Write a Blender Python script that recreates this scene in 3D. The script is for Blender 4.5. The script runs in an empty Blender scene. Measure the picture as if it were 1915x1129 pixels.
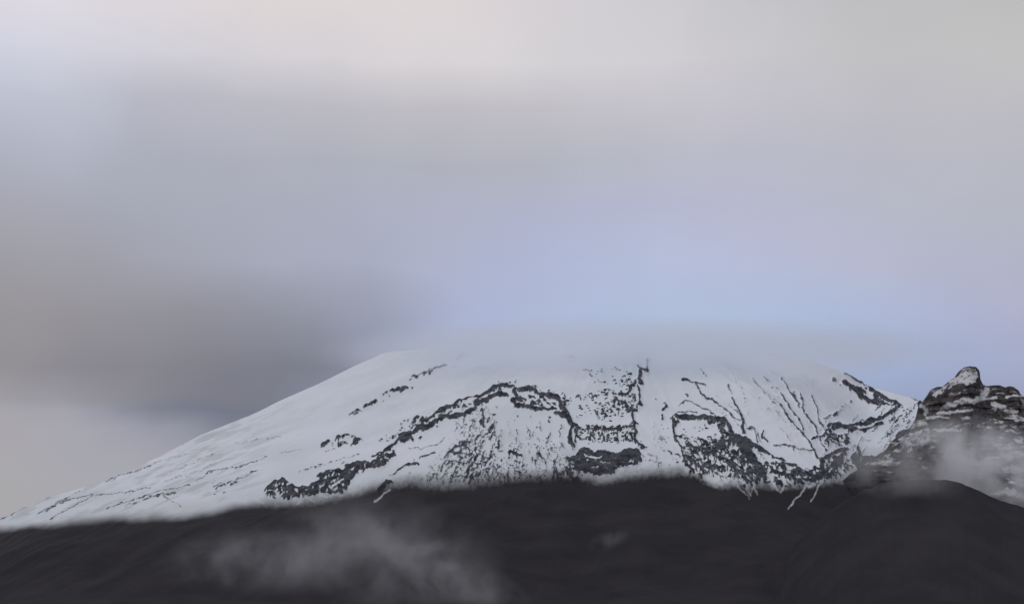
import bpy, math, random
import numpy as np
from mathutils import Vector
random.seed(7)
C = bpy.context.scene
R = math.radians

# ------------------------------------------------------------------ camera, sky, sun, exposure
W, H = 1915.0, 1129.0                      # the photograph's frame, used to take bearings
HFOV, PITCH, CAMZ = 22.0, 12.5, 1.7
F = (W / 2) / math.tan(R(HFOV / 2))
cp, sp = math.cos(R(PITCH)), math.sin(R(PITCH))

cam = bpy.data.cameras.new('camera')
cam.angle = R(HFOV)
cam.clip_start, cam.clip_end = 0.5, 120000
camo = bpy.data.objects.new('camera', cam)
C.collection.objects.link(camo)
camo.location = (0, 0, CAMZ)
camo.rotation_euler = (R(90 + PITCH), 0, 0)
C.camera = camo

def s2l(c):
    out = []
    for v in c:
        v = v / 255.0
        out.append(v / 12.92 if v <= 0.04045 else ((v + 0.055) / 1.055) ** 2.4)
    return out

class N:
    """small helper round a node tree"""
    def __init__(s, nt):
        s.nt = nt
        nt.nodes.clear()
    def n(s, t, **kw):
        nd = s.nt.nodes.new(t)
        for k, v in kw.items():
            setattr(nd, k, v)
        return nd
    def put(s, sock, v):
        if isinstance(v, bpy.types.NodeSocket):
            s.nt.links.new(v, sock)
        elif v is not None:
            sock.default_value = v
    def m(s, op, a, b=None, c=None, clamp=False):
        nd = s.n('ShaderNodeMath', operation=op)
        nd.use_clamp = clamp
        for i, v in enumerate((a, b, c)):
            if v is not None:
                s.put(nd.inputs[i], v)
        return nd.outputs[0]
    def ss(s, x, a, b, lo=0.0, hi=1.0):
        nd = s.n('ShaderNodeMapRange', interpolation_type='SMOOTHSTEP')
        s.put(nd.inputs[0], x); s.put(nd.inputs[1], a); s.put(nd.inputs[2], b)
        s.put(nd.inputs[3], lo); s.put(nd.inputs[4], hi)
        return nd.outputs[0]
    def mix(s, f, a, b, blend='MIX'):
        nd = s.n('ShaderNodeMix', data_type='RGBA', blend_type=blend)
        s.put(nd.inputs[0], f)
        for i, v in ((6, a), (7, b)):
            if isinstance(v, (tuple, list)):
                v = (*v[:3], 1.0)
            s.put(nd.inputs[i], v)
        return nd.outputs[2]
    def noise(s, vec, scale, detail=4.0, rough=0.55, dist=0.0):
        nd = s.n('ShaderNodeTexNoise')
        s.put(nd.inputs['Vector'], vec)
        nd.inputs['Scale'].default_value = scale
        nd.inputs['Detail'].default_value = detail
        nd.inputs['Roughness'].default_value = rough
        nd.inputs['Distortion'].default_value = dist
        return nd.outputs[0]

SUN_EL, SUN_AZ = 46.0, -138.0               # degrees; azimuth from the viewing direction, minus is left
world = bpy.data.worlds.new('World')
C.world = world
world.use_nodes = True
k = N(world.node_tree)
tc = k.n('ShaderNodeTexCoord')
sepd = k.n('ShaderNodeSeparateXYZ')
k.put(sepd.inputs[0], tc.outputs['Generated'])
az = k.m('MULTIPLY', k.m('ARCTAN2', sepd.outputs[0], sepd.outputs[1]), 180 / math.pi)
el = k.m('MULTIPLY', k.m('ARCSINE', sepd.outputs[2]), 180 / math.pi)
n1 = k.noise(tc.outputs['Generated'], 11.0, 3.0, 0.45, .3)
n2 = k.noise(tc.outputs['Generated'], 9.0, 5.0, 0.5, 0.4)
azw = k.m('ADD', az, k.m('MULTIPLY', k.m('SUBTRACT', n2, 0.5), 4.5))
elw = k.m('ADD', el, k.m('MULTIPLY', k.m('SUBTRACT', n1, 0.5), 1.2))
pos = k.m('MULTIPLY_ADD', azw, 85.98 / W, 0.5, clamp=True)
SKY = [  # image row, then colours of the cloud cover along the row
 (10,  [(0,(226,220,226)),(150,(219,214,220)),(330,(221,213,213)),(600,(222,214,215)),(850,(222,214,214)),(1100,(211,207,213)),(1350,(204,202,207)),(1600,(193,191,195)),(1900,(190,188,188))]),
 (110, [(0,(205,205,220)),(120,(203,203,216)),(300,(206,202,208)),(560,(209,204,208)),(850,(210,205,207)),(1100,(206,203,208)),(1350,(200,197,202)),(1600,(188,187,190)),(1900,(188,186,186))]),
 (200, [(0,(184,188,203)),(110,(186,189,203)),(200,(176,176,190)),(500,(180,179,187)),(850,(184,181,188)),(1100,(188,185,192)),(1350,(190,187,196)),(1600,(186,185,193)),(1900,(184,182,187))]),
 (300, [(0,(171,174,190)),(120,(170,173,188)),(220,(165,167,181)),(600,(168,170,182)),(900,(169,171,183)),(1100,(173,175,187)),(1350,(182,182,197)),(1600,(178,179,192)),(1900,(176,177,187))]),
 (400, [(0,(160,160,172)),(200,(158,160,174)),(500,(162,165,179)),(800,(168,172,194)),(1000,(170,174,200)),(1250,(172,176,200)),(1450,(178,179,201)),(1650,(174,177,191)),(1900,(174,176,189))]),
 (500, [(0,(150,148,154)),(250,(152,152,163)),(500,(160,162,178)),(750,(165,171,197)),(950,(168,175,207)),(1150,(169,180,209)),(1400,(178,183,213)),(1600,(174,177,199)),(1900,(171,173,192))]),
 (600, [(0,(151,147,150)),(200,(147,144,150)),(400,(144,143,152)),(600,(142,144,158)),(740,(156,163,188)),(870,(165,174,208)),(1200,(166,182,212)),(1450,(168,184,214)),(1700,(163,174,207)),(1900,(166,168,194))]),
 (690, [(0,(148,143,148)),(200,(137,134,142)),(400,(132,131,139)),(560,(121,122,133)),(700,(124,127,142)),(830,(150,160,192)),(1200,(164,180,212)),(1500,(160,178,210)),(1750,(150,166,201)),(1900,(157,163,194))]),
 (750, [(0,(158,155,159)),(160,(154,152,161)),(300,(138,136,145)),(420,(121,121,132)),(600,(116,118,131)),(830,(150,160,190)),(1500,(158,174,205)),(1750,(148,162,196)),(1900,(155,160,190))]),
 (772, [(0,(166,163,167)),(190,(162,161,171)),(265,(150,150,163)),(340,(122,124,139)),(440,(112,115,130)),(600,(116,120,136)),(900,(150,158,186)),(1900,(155,160,189))]),
 (805, [(0,(169,165,168)),(240,(164,163,174)),(340,(150,151,165)),(440,(120,122,137)),(600,(130,133,148)),(900,(150,158,184)),(1900,(155,160,188))]),
 (900, [(0,(169,166,166)),(220,(165,164,172)),(500,(160,161,172)),(1900,(165,168,186))]),
]
prev = None
for v, stops in SKY:
    stops = [(u, [q + .07 * (sum(c) / 3 - q) for q in c]) for u, c in stops]
    rp = k.n('ShaderNodeValToRGB')
    cr = rp.color_ramp
    cr.interpolation = 'B_SPLINE'
    while len(cr.elements) < len(stops):
        cr.elements.new(0.5)
    for e, (u, c) in zip(cr.elements, stops):
        e.position = u / W
        e.color = (*s2l([q + (3 if v < 60 else 9 if v < 720 and not (u < 760 and v > 550) else 3) for i_, q in enumerate(c)]), 1)
    k.put(rp.inputs[0], pos)
    e_here = PITCH + math.degrees(math.atan((H / 2 - v) / F))
    if prev is None:
        col = rp.outputs[0]
    else:
        f = k.n('ShaderNodeMapRange'); k.put(f.inputs[0], elw); f.inputs[1].default_value = e_prev; f.inputs[2].default_value = e_here; f = f.outputs[0]
        col = k.mix(f, col, rp.outputs[0])
    prev, e_prev = v, e_here
# beyond the frame the same overcast goes on, evened out
wide = k.mix(k.ss(el, 0, 35), s2l((152, 156, 172)), s2l((192, 193, 204)))
col = k.mix(k.ss(k.m('ABSOLUTE', az), 16, 50), col, wide)
col = k.mix(k.ss(el, 19.5, 34), col, wide)
puff = k.noise(tc.outputs['Generated'], 26.0, 6.0, 0.5)
gain = k.m('MULTIPLY_ADD', k.m('SUBTRACT', puff, 0.5), 0.10, 1.0)
vm = k.n('ShaderNodeVectorMath', operation='SCALE')
k.put(vm.inputs[0], col); k.put(vm.inputs['Scale'], gain)
sky = k.n('ShaderNodeTexSky', sky_type='NISHITA', sun_disc=False)
sky.sun_elevation = R(SUN_EL)
sky.sun_rotation = R(SUN_AZ)
sky.altitude = 2500
bg1 = k.n('ShaderNodeBackground'); k.put(bg1.inputs[0], sky.outputs[0]); bg1.inputs[1].default_value = 0.06
bg2 = k.n('ShaderNodeBackground'); k.put(bg2.inputs[0], vm.outputs[0]); bg2.inputs[1].default_value = 1.0
mx = k.n('ShaderNodeMixShader'); mx.inputs[0].default_value = 0.96     # cloud cover
wo = k.n('ShaderNodeOutputWorld')
k.nt.links.new(bg1.outputs[0], mx.inputs[1]); k.nt.links.new(bg2.outputs[0], mx.inputs[2])
k.nt.links.new(mx.outputs[0], wo.inputs[0])

sl = bpy.data.lights.new('sun', 'SUN')
sl.energy = 0.6
sl.angle = R(25)
sl.color = (1.0, 0.96, 0.92)
so = bpy.data.objects.new('sun', sl)
C.collection.objects.link(so)
a, e = R(SUN_AZ), R(SUN_EL)
so.rotation_euler = Vector((math.sin(a) * math.cos(e), math.cos(a) * math.cos(e), math.sin(e))).to_track_quat('Z', 'Y').to_euler()
so.location = (0, 3000, 3000)

C.view_settings.view_transform = 'Standard'
C.view_settings.look = 'None'
C.view_settings.exposure = 0.0
C.view_settings.gamma = 1.0
C.view_settings.use_curve_mapping = False
C.render.engine = 'CYCLES'
C.cycles.max_bounces = 10
C.cycles.diffuse_bounces = 3
C.cycles.volume_bounces = 8
C.cycles.use_denoising = True
C.cycles.volume_max_steps = 128

# ------------------------------------------------------------------ helpers
def tag(o, label=None, cat=None, kind=None, group=None):
    for kk, v in (('label', label), ('category', cat), ('kind', kind), ('group', group)):
        if v:
            o[kk] = v
    return o

def project(x, y, z):
    z = z - CAMZ
    dep = y * cp + z * sp
    return W / 2 + F * x / dep, H / 2 - F * (z * cp - y * sp) / dep

def ray(u, v, y):
    """point on the bearing (u, v) at forward distance y"""
    a_ = (u - W / 2) / F
    b_ = (H / 2 - v) / F
    # direction = right*a + up*b + fwd ; y component:
    dy = cp - b_ * sp
    s_ = y / dy
    return a_ * s_, y, CAMZ + (sp + b_ * cp) * s_

LAT = np.random.RandomState(11).rand(16, 256, 256).astype(np.float32)
def vnoise(x, y, cell, seed=0, octv=3, rough=0.55, ang=0.0, asp=1.0):
    """smooth fractal value noise 0..1, stretched by asp along angle ang (degrees)"""
    c_, s_ = math.cos(R(ang)), math.sin(R(ang))
    X = (x * c_ + y * s_) / asp
    Y = -x * s_ + y * c_
    tot, amp, sm = 0, 1.0, 0
    for o in range(octv):
        gx, gy = X / cell + 17.3 * o, Y / cell + 9.1 * o
        ix, iy = np.floor(gx).astype(np.int64), np.floor(gy).astype(np.int64)
        fx, fy = gx - ix, gy - iy
        fx = fx * fx * (3 - 2 * fx); fy = fy * fy * (3 - 2 * fy)
        L = LAT[(seed + o) % 16]
        a0 = L[iy & 255, ix & 255]; a1 = L[iy & 255, (ix + 1) & 255]
        b0 = L[(iy + 1) & 255, ix & 255]; b1 = L[(iy + 1) & 255, (ix + 1) & 255]
        tot = tot + amp * ((a0 * (1 - fx) + a1 * fx) * (1 - fy) + (b0 * (1 - fx) + b1 * fx) * fy)
        sm += amp
        amp *= rough
        cell = cell * 0.5
    return tot / sm

def sst(x, a, b):
    t = np.clip((x - a) / (b - a), 0, 1)
    return t * t * (3 - 2 * t)

def inpoly(x, y, P):
    ins = np.zeros(np.shape(x), bool)
    n = len(P)
    for i in range(n):
        x0, y0 = P[i]; x1, y1 = P[(i + 1) % n]
        if y0 == y1:
            continue
        cnd = ((y0 > y) != (y1 > y)) & (x < (x1 - x0) * (y - y0) / (y1 - y0) + x0)
        ins ^= cnd
    return ins

def segdist(x, y, P):
    """distance to a polyline and the position 0..1 along it"""
    d = np.full(np.shape(x), 1e9); tt = np.zeros(np.shape(x))
    n = max(1, len(P) - 1)
    for i in range(len(P) - 1):
        (x0, y0), (x1, y1) = P[i], P[i + 1]
        dx, dy = x1 - x0, y1 - y0
        q = np.clip(((x - x0) * dx + (y - y0) * dy) / max(dx * dx + dy * dy, 1e-6), 0, 1)
        dd = np.hypot(x - x0 - q * dx, y - y0 - q * dy)
        mk = dd < d
        d = np.where(mk, dd, d); tt = np.where(mk, (i + q) / n, tt)
    return d, tt

U0, V0, UN, VN = -100, 600, 2400, 460
GU, GV = np.meshgrid(np.arange(U0, U0 + UN, dtype=np.float64), np.arange(V0, V0 + VN, dtype=np.float64))
WU = GU + (vnoise(GU, GV, 9, 1) - .5) * 7
WV = GV + (vnoise(GU, GV, 9, 5) - .5) * 6

class Field:
    """where rock shows (or, on the crag, where snow lies), as seen from the valley"""
    def __init__(s):
        s.f = np.zeros(GU.shape, np.float32)
    def box(s, P, m):
        P = np.array(P, float)
        a0 = max(0, int(P[:, 0].min() - m - U0)); a1 = min(UN, int(P[:, 0].max() + m - U0) + 1)
        b0 = max(0, int(P[:, 1].min() - m - V0)); b1 = min(VN, int(P[:, 1].max() + m - V0) + 1)
        return slice(b0, b1), slice(a0, a1)
    def line(s, P, w, kk=1.0, rag=0.5, w2=None):
        if len(P) == 1:
            P = [P[0], (P[0][0] + .5, P[0][1])]
        w2 = w if w2 is None else w2
        sl_ = s.box(P, max(w, w2) + 8)
        x, y = WU[sl_], WV[sl_]
        d, t = segdist(x, y, P)
        ww = (w + (w2 - w) * t) * (0.72 + 0.56 * vnoise(GU[sl_], GV[sl_], 11, 3, 2))
        nn = vnoise(GU[sl_], GV[sl_], 5, 7, 2)
        v = kk * sst(1.35 - d / ww + (nn - .5) * rag, 0.05, 0.65)
        s.f[sl_] = np.maximum(s.f[sl_], v)
    def snow(s, P, w, kk=1.0):
        sl_ = s.box(P, w + 8)
        d, t = segdist(WU[sl_], WV[sl_], P)
        v = kk * sst(1.35 - d / w, 0.05, 0.7)
        s.f[sl_] *= (1 - v)
    def area(s, P, dens, cell=5, ang=0, asp=1.0, soft=6, kk=1.0, seed=2, vein=0):
        sl_ = s.box(P, soft + 6)
        x, y = WU[sl_], WV[sl_]
        ins = inpoly(x, y, P)
        d, _ = segdist(x, y, list(P) + [P[0]])
        sd = np.where(ins, d, -d)
        g = sst(sd, -soft, soft)
        nn = vnoise(GU[sl_], GV[sl_], cell, seed, 3, .6, ang, asp)
        nn = np.clip((nn - .5) * 1.5 + .5, 0, 1)
        if vein:
            n3 = vnoise(x, y, cell * 1.7, seed + 3, 3, .65, ang, asp)
            nn = (1 - vein) * nn + vein * np.clip(1 - np.abs(n3 - .5) * 5.2, 0, 1)
        th = 1 - dens * g
        v = kk * sst(nn, th - .05, th + .12) * (g > .02)
        s.f[sl_] = np.maximum(s.f[sl_], v)

def Z(ox, oy, sc):
    return lambda *p: [(ox + p[i] / sc, oy + p[i + 1] / sc) for i in range(0, len(p), 2)]
zA, zB, zC, zD = Z(480, 700, 4.342), Z(700, 680, 4.342), Z(900, 680, 4.706), Z(1040, 660, 4.34)
zE, zF, zG, zH = Z(1230, 660, 4.03), Z(1380, 660, 3.764), Z(1540, 670, 4.515), Z(1700, 670, 3.893)
zL, zM, zP = Z(0, 600, 2.133), Z(440, 600, 2.823), Z(0, 0, 1)

# ------------------------------------------------------------------ rock showing through the snow of the cone
K = Field()
# left flank, thin grey gully lines
for p in (zL(420,640, 520,605, 600,580), zL(180,760, 260,720, 370,695, 450,690, 520,680, 600,665), zL(430,750, 520,720, 640,680, 760,655),
          zL(780,640, 860,595, 960,580, 1024,560), zL(860,670, 930,640, 1024,600), zL(20,790, 100,740, 200,700), zL(150,770, 320,680),
          zL(200,790, 370,700), zL(560,710, 700,685), zM(0,780, 90,750, 170,715), zM(0,840, 60,820, 120,790), zL(0,800, 60,765, 120,735),
          zL(650,700, 720,740), zL(500,740, 640,700, 700,690)):
    K.line(p, 1.5, .62, .8, 1.0)
for p in (zL(640,625, 740,580, 850,530), zM(240,700, 350,680), zM(0,650, 120,630, 240,615), zL(660,640, 800,600, 860,560), zL(520,610, 640,560, 760,530)):
    K.line(p, 2.2, .33, .9)
K.area(zL(760,690, 860,640, 960,640, 900,690), .36, 4, -25, 2.5, kk=.7)
K.line(zL(688,498), 2.2, .8); K.line(zL(690,498, 730,492), 1.2, .4)
# upper streak of broken rock
K.area(zM(580,505, 640,470, 750,410, 830,350, 930,335, 940,360, 850,385, 740,445, 640,495), .50, 4, -30, 1.8, 3)
K.area(zM(915,310, 1000,270, 1090,225, 1225,170, 1220,190, 1100,250, 980,310), .47, 4, -28, 2.2, 3)
K.line(zM(930,300, 960,298), 2.2, .7); K.line(zM(1000,285, 1060,255, 1120,235), 2, .8); K.line(zM(1190,178, 1222,180), 2.2, .8)
K.line(zM(820,370, 870,375, 900,355), 3, .85); K.line(zM(690,455, 745,430), 2.6, .8); K.line(zM(600,498, 650,490), 2, .7)
# small patch
K.line(zA(530,585, 580,555), 3.2); K.area(zA(600,570, 650,505, 760,490, 850,530, 900,535, 780,595, 600,610), .52, 4.5, -20, 1.3, 3)
K.line(zA(660,520, 750,495), 2, .8); K.line(zA(555,632, 585,622), 1.8, .7); K.line(zA(690,570, 720,560), 4, .7)
K.line(zA(340,790, 480,757, 620,710, 830,650), 1.6, .42, 1.0); K.area(zA(340,800, 400,760, 600,700, 620,730, 450,780), .35, 4, -18, 2.5, 3, .6)
K.area(zA(640,740, 830,640, 830,670, 700,740), .33, 4, -25, 2, 3, .7)
# long lava ridge
K.area(zA(65,950, 130,890, 215,850, 300,890, 330,920, 420,915, 500,865, 480,830, 560,790, 640,790, 740,750, 800,715, 870,715, 950,715, 1000,660, 1042,640,
          1042,740, 930,775, 860,800, 800,840, 775,890, 720,945, 660,975, 580,965, 500,985, 380,1010, 260,1020, 130,1010, 90,985), .72, 4, -30, 1.6, 4, vein=.5)
K.line(zA(70,945, 140,895, 215,858), 2.8); K.line(zA(90,950, 100,985), 2); K.line(zA(330,930, 400,935, 520,900, 620,870, 700,830, 760,770, 860,740, 960,765, 1042,735), 4, 1, .7)
K.line(zA(735,760, 800,750), 4.5); K.line(zA(820,730, 880,745), 4.5); K.line(zA(940,685, 1042,640), 2.6); K.line(zA(585,965, 690,965), 2.6); K.line(zA(690,900, 770,850, 800,800), 3.5, 1, .8)
K.snow(zA(600,930, 640,900, 700,870), 2.0, .8); K.snow(zA(270,880, 330,910, 380,905), 3.0, .8); K.snow(zA(110,965, 150,955), 3, .6)
K.line(zB(0,845, 80,815, 105,790), 3.2); K.line(zB(20,757, 100,710, 170,660, 210,610, 300,595, 350,525, 430,520, 505,470, 560,442, 650,442, 750,412, 830,352, 920,302, 1000,262, 1042,262), 3.6, 1, .5)
K.line(zB(100,755, 120,770, 155,745, 150,720), 2.8)
K.line(zB(215,590, 235,640, 300,620), 4.5); K.line(zB(355,545, 430,530, 500,480), 4.2)
K.line(zB(240,600, 330,560, 400,490, 480,430, 540,372, 640,350, 690,312, 760,290, 860,280, 900,250, 960,210, 1042,185), 3.0, 1, .7)
K.area(zB(200,600, 330,500, 400,440, 530,370, 690,300, 880,270, 1042,180, 1042,270, 830,360, 650,450, 500,480, 350,560, 250,650, 190,640), .48, 4, -25, 2, 3)
K.line(zB(640,365, 690,365), 2.4); K.snow(zB(640,395, 720,385, 800,360), 2.6, .8)
K.area(zB(30,640, 60,600, 150,580, 200,560, 240,460, 330,440, 500,365, 540,380, 340,500, 210,600), .36, 4.5, -45, 1.4, 3)
K.line(zB(370,605, 378,600), 3, .9); K.line(zB(510,515), 1.8, .6)
K.line(zB(280,685, 350,680, 390,700, 440,670, 520,660, 570,600), 1.2, .55, .8); K.line(zB(370,772, 440,752, 500,732), 2, .8)
K.line(zB(160,893, 220,852, 262,826, 362,826), 2.3, 1, .3); K.line(zB(130,910, 165,890), 1.5, .5); K.line(zB(285,880, 290,895), 2, .6); K.line(zB(320,780, 322,800), 1.4, .5)
K.line(zB(45,1030, 90,985, 132,972), 4, .9)
for p in (zB(825,700, 835,745, 810,820, 772,860, 760,905), zB(808,822, 870,832), zB(835,930, 862,905), zB(600,755, 640,692, 702,682), zB(618,735, 702,740),
          zB(708,660, 752,702), zB(740,742, 792,752), zB(860,480, 890,520, 880,385), zB(940,550, 965,510), zB(990,690, 1005,700), zB(780,960, 800,930), zB(580,765, 600,740),
          zB(940,620, 960,570), zB(1010,640, 1012,700), zB(870,660, 890,640)):
    K.line(p, 1.9, .92, .6)
for p in (zB(955,722, 1042,722), zB(700,520, 745,515), zB(990,355, 1000,360), zB(880,400, 860,470), zB(650,470, 690,510)):
    K.line(p, 1.7, .45, .9)
# arch
K.line(zC(0,358, 60,312, 150,272, 230,292), 3.0); K.line(zC(270,330, 285,352, 300,378, 400,388, 470,408, 560,412, 650,408), 3.4, 1, .4)
K.line(zC(0,302, 100,240, 180,212, 285,212), 3.0, 1, .8); K.area(zC(60,230, 130,165, 240,150, 330,140, 300,200, 100,245), .42, 4, -60, 1.5, 3)
K.line(zC(290,252, 380,232, 470,252, 500,285, 600,297, 672,302), 3.8, 1, .5)
K.area(zC(340,225, 370,195, 480,190, 600,235, 670,275, 480,262, 330,250), .5, 4, 80, 1.6, 3)
K.line(zC(285,255, 310,300, 285,345), 3.2); K.area(zC(290,270, 480,280, 650,310, 670,400, 450,395, 290,370), .50, 4, 25, 2.2, 3)
K.snow(zC(360,280, 430,278, 500,300), 1.8, .9); K.snow(zC(570,320, 620,360), 2, .7)
K.line(zC(668,300, 688,360, 740,420, 782,505, 800,580), 4.0, 1, .7); K.line(zC(790,600, 778,650, 790,715, 818,740), 3.4); K.line(zC(830,560, 835,700), 2.6, .8)
K.line(zC(650,450, 722,462, 772,512), 3.0); K.area(zC(660,230, 770,270, 800,340, 740,420, 690,330), .5, 4, 60, 1.5, 3)
K.line(zC(325,462), 2.2, .8); K.line(zC(295,500), 1.8, .6); K.line(zC(490,560), 1.8, .6); K.line(zC(130,385, 145,390), 2, .5)
K.line(zC(240,790, 300,800, 352,830), 2.3); K.line(zC(498,800, 550,862, 560,890), 1.8); K.line(zC(765,857, 835,857), 2.8)
# streaky slope inside the arch
K.area(zP(860,760, 905,740, 930,790, 890,850, 900,900, 850,905, 800,900, 780,890, 830,835), .34, 3.6, -55, 1.8, 12, .7, vein=.7)
K.area(zP(900,810, 960,800, 1060,830, 1075,900, 1050,905, 900,905), .30, 3.4, 82, 2.8, 14, .5, 4, vein=.7)
K.area(zP(800,860, 1075,850, 1080,910, 780,910), .32, 3.6, 65, 1.8, 14, .6, 6, vein=.7)
K.area(zP(1035,860, 1085,850, 1085,905, 1030,905), .60, 4, 80, 2.0, 10, .8, 3, vein=.5)
# speckled face right of the arch
K.line(zD(0,380, 40,450, 80,520, 120,560, 130,610, 110,690, 132,765), 3.4, 1, .7); K.line(zD(0,500, 60,530, 112,560), 2.8); K.line(zD(150,590, 160,640, 170,700), 2.2, .8)
K.line(zD(740,60, 744,66), 3.2); K.line(zD(741,75, 744,150), 1.3, .9); K.line(zD(700,140, 742,160), 2.9); K.line(zD(690,150, 668,230, 692,255), 3.4, 1, .8); K.line(zD(660,110, 690,140), 2, .7)
K.line(zD(640,240, 602,310, 570,342, 510,352), 2.6, 1, .7); K.line(zD(656,270, 680,330, 680,432), 2.1, .95, .6); K.line(zD(560,430, 582,482, 622,482, 652,475), 2.4, 1, .7)
K.line(zD(612,500, 630,580, 648,640, 640,720, 692,770), 2.6, 1, .8); K.line(zD(670,425, 690,435), 2.4); K.line(zD(600,590, 660,580), 3, .8); K.line(zD(680,765, 710,775), 3)
K.area(zD(80,370, 200,330, 300,330, 420,280, 500,300, 580,340, 640,400, 640,470, 530,520, 460,560, 330,540, 300,470, 400,410, 260,410, 150,390), .46, 3.8, 40, 1.6, 5, vein=.5)
K.area(zD(420,240, 560,200, 640,210, 600,310, 460,300), .36, 4, 40, 1.6, 4); K.area(zD(570,330, 680,330, 690,480, 560,490), .42, 4, 80, 1.5, 4)
for p, w_, q in ((zD(220,140, 280,152), 2, .5), (zD(278,180), 2.2, .7), (zD(340,150, 380,155), 2, .5), (zD(320,240, 392,240), 2, .55), (zD(450,130, 520,142), 3.2, .35), (zD(110,38, 150,42), 2, .55),
                 (zD(0,60, 40,30, 80,25), 3, .22), (zD(540,198, 560,192), 2.6, .85), (zD(590,178, 602,178), 2.6, .9), (zD(805,372), 2.4, .75), (zD(170,515), 2, .6), (zD(240,490), 2.2, .6), (zD(200,460), 2, .6),
                 (zD(800,670, 800,690), 2, .5), (zD(845,680, 860,710), 2.4, .5), (zD(735,770), 2, .5), (zD(850,775), 2, .5), (zD(790,600, 795,570), 1.6, .3), (zC(400,40, 440,70), 2, .25)):
    K.line(p, w_, q, .6)
K.area(zD(160,600, 650,600, 655,660, 165,660), .55, 5, 90, 1.3, 4); K.line(zD(300,630, 350,632), 3.6, .9, 1); K.line(zD(380,637, 520,628), 3, .9, 1.2); K.line(zD(170,610, 230,640), 3, .8, 1)
K.area(zD(170,650, 650,650, 650,725, 560,735, 300,725, 170,715), .48, 4, 70, 1.6, 4, vein=.5)
K.area(zD(175,785, 230,775, 330,795, 430,805, 520,815, 600,775, 680,785, 700,890, 660,925, 560,935, 480,995, 400,1005, 300,1015, 200,985, 145,965, 150,880), .93, 5, 8, 2.0, 4)
K.line(zD(90,877, 165,882), 2.8); K.snow(zD(235,852, 300,872, 375,866), 1.9, .9); K.snow(zD(350,915, 440,917), 1.3, .6); K.snow(zD(270,950, 330,955), 1.2, .5); K.snow(zD(480,1000, 520,950, 680,935), 3.2, .9)
K.area(zP(1196,820, 1230,800, 1275,860, 1270,885, 1200,882), .30, 5, 60, 1.6, 8, .6)
# black cornice and broken hollow under it
K.line(zE(150,497, 220,487, 300,497, 350,487, 430,512, 492,522), 4.4, 1, .4); K.line(zE(190,500, 330,505), 3.2)
K.line(zE(110,490, 160,455, 240,450, 292,456), 1.5, .9, .5); K.line(zE(115,490, 117,562, 160,532), 3.2, 1, .6); K.line(zE(115,572, 126,640, 152,640), 2.2); K.line(zE(130,665, 150,635, 195,626), 2.2)
K.area(zE(140,620, 320,640, 330,675, 150,660), .55, 4, 0, 1.4, 3); K.line(zE(130,660, 182,732, 200,800, 206,845), 1.8); K.line(zE(195,830, 215,840), 3.2)
K.line(zE(206,845, 262,892), 2.6, 1, 1.0); K.area(zE(206,845, 262,880, 350,930, 340,950, 240,910), .6, 4, 30, 1.3, 3)
K.line(zE(160,402, 202,360, 252,366, 312,410, 382,440, 452,492), 1.5, .8, .6); K.line(zE(190,205, 232,222), 2.4); K.line(zE(285,235, 356,247), 2.2)
K.line(zE(228,220, 272,236, 312,286, 372,352, 402,362), 1.8, .95, .5, 2.2); K.line(zE(402,362, 442,380, 502,430, 562,482, 622,516), 1.6, .9, .5)
K.line(zE(40,435, 66,408), 2.4); K.line(zE(40,470, 36,500), 2, .7); K.line(zE(55,375, 60,400), 1.2, .6); K.line(zE(210,310, 230,330), 1.5, .5)
K.line(zE(500,500, 540,572, 562,622), 3.4, 1, .6); K.line(zE(440,520, 500,560), 3, .9, .8)
K.area(zE(540,620, 620,625, 700,665, 766,715, 766,745, 725,725, 705,745, 750,800, 730,830, 680,810, 640,745, 600,705, 520,690), 1.0, 5, 30, 1.5, 3)
K.line(zE(460,560, 520,640, 570,680), 3.4, .9, 1); K.line(zE(528,250, 562,310), 1.6, .8); K.line(zE(562,340, 602,420, 640,520, 648,612), 1.6, .9, .5); K.line(zE(520,370, 602,462), 1.2, .6)
K.line(zE(325,118, 366,182), 1.4, .5); K.line(zE(230,45, 270,70), 1.2, .3); K.line(zE(350,500, 392,535, 460,525), 3, .9, .8); K.line(zE(345,540, 365,580), 1.5, .6)
K.area(zE(230,770, 300,725, 420,715, 460,630, 540,670, 525,745, 470,795, 380,785, 300,795, 260,800), .62, 4.5, 20, 1.6, 4)
K.line(zE(360,870, 440,885, 492,880), 3.8, .95, 1.1); K.line(zE(218,712, 262,722), 2.4); K.line(zE(440,915, 450,925), 1.8); K.line(zE(485,912), 1.8); K.line(zE(300,865), 2); K.line(zE(340,650, 352,700), 1.6, .8)
for p in (zE(480,790, 540,850, 605,852), zE(620,800, 682,862), zE(640,870, 652,962), zE(700,822, 766,900), zE(560,880, 610,920), zE(600,760, 560,830), zE(690,880, 740,960), zE(540,700, 480,740)):
    K.line(p, 2.3, .95, .9)
K.area(zE(160,650, 320,665, 500,560, 560,640, 700,830, 766,880, 766,1010, 640,960, 330,935, 220,860), .50, 4.2, 42, 2.0, 5, vein=.6)
K.line(zE(80,742, 100,762), 2, .7); K.line(zE(135,765, 165,795), 2, .75); K.line(zE(15,640, 40,650), 2.2, .4)
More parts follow.
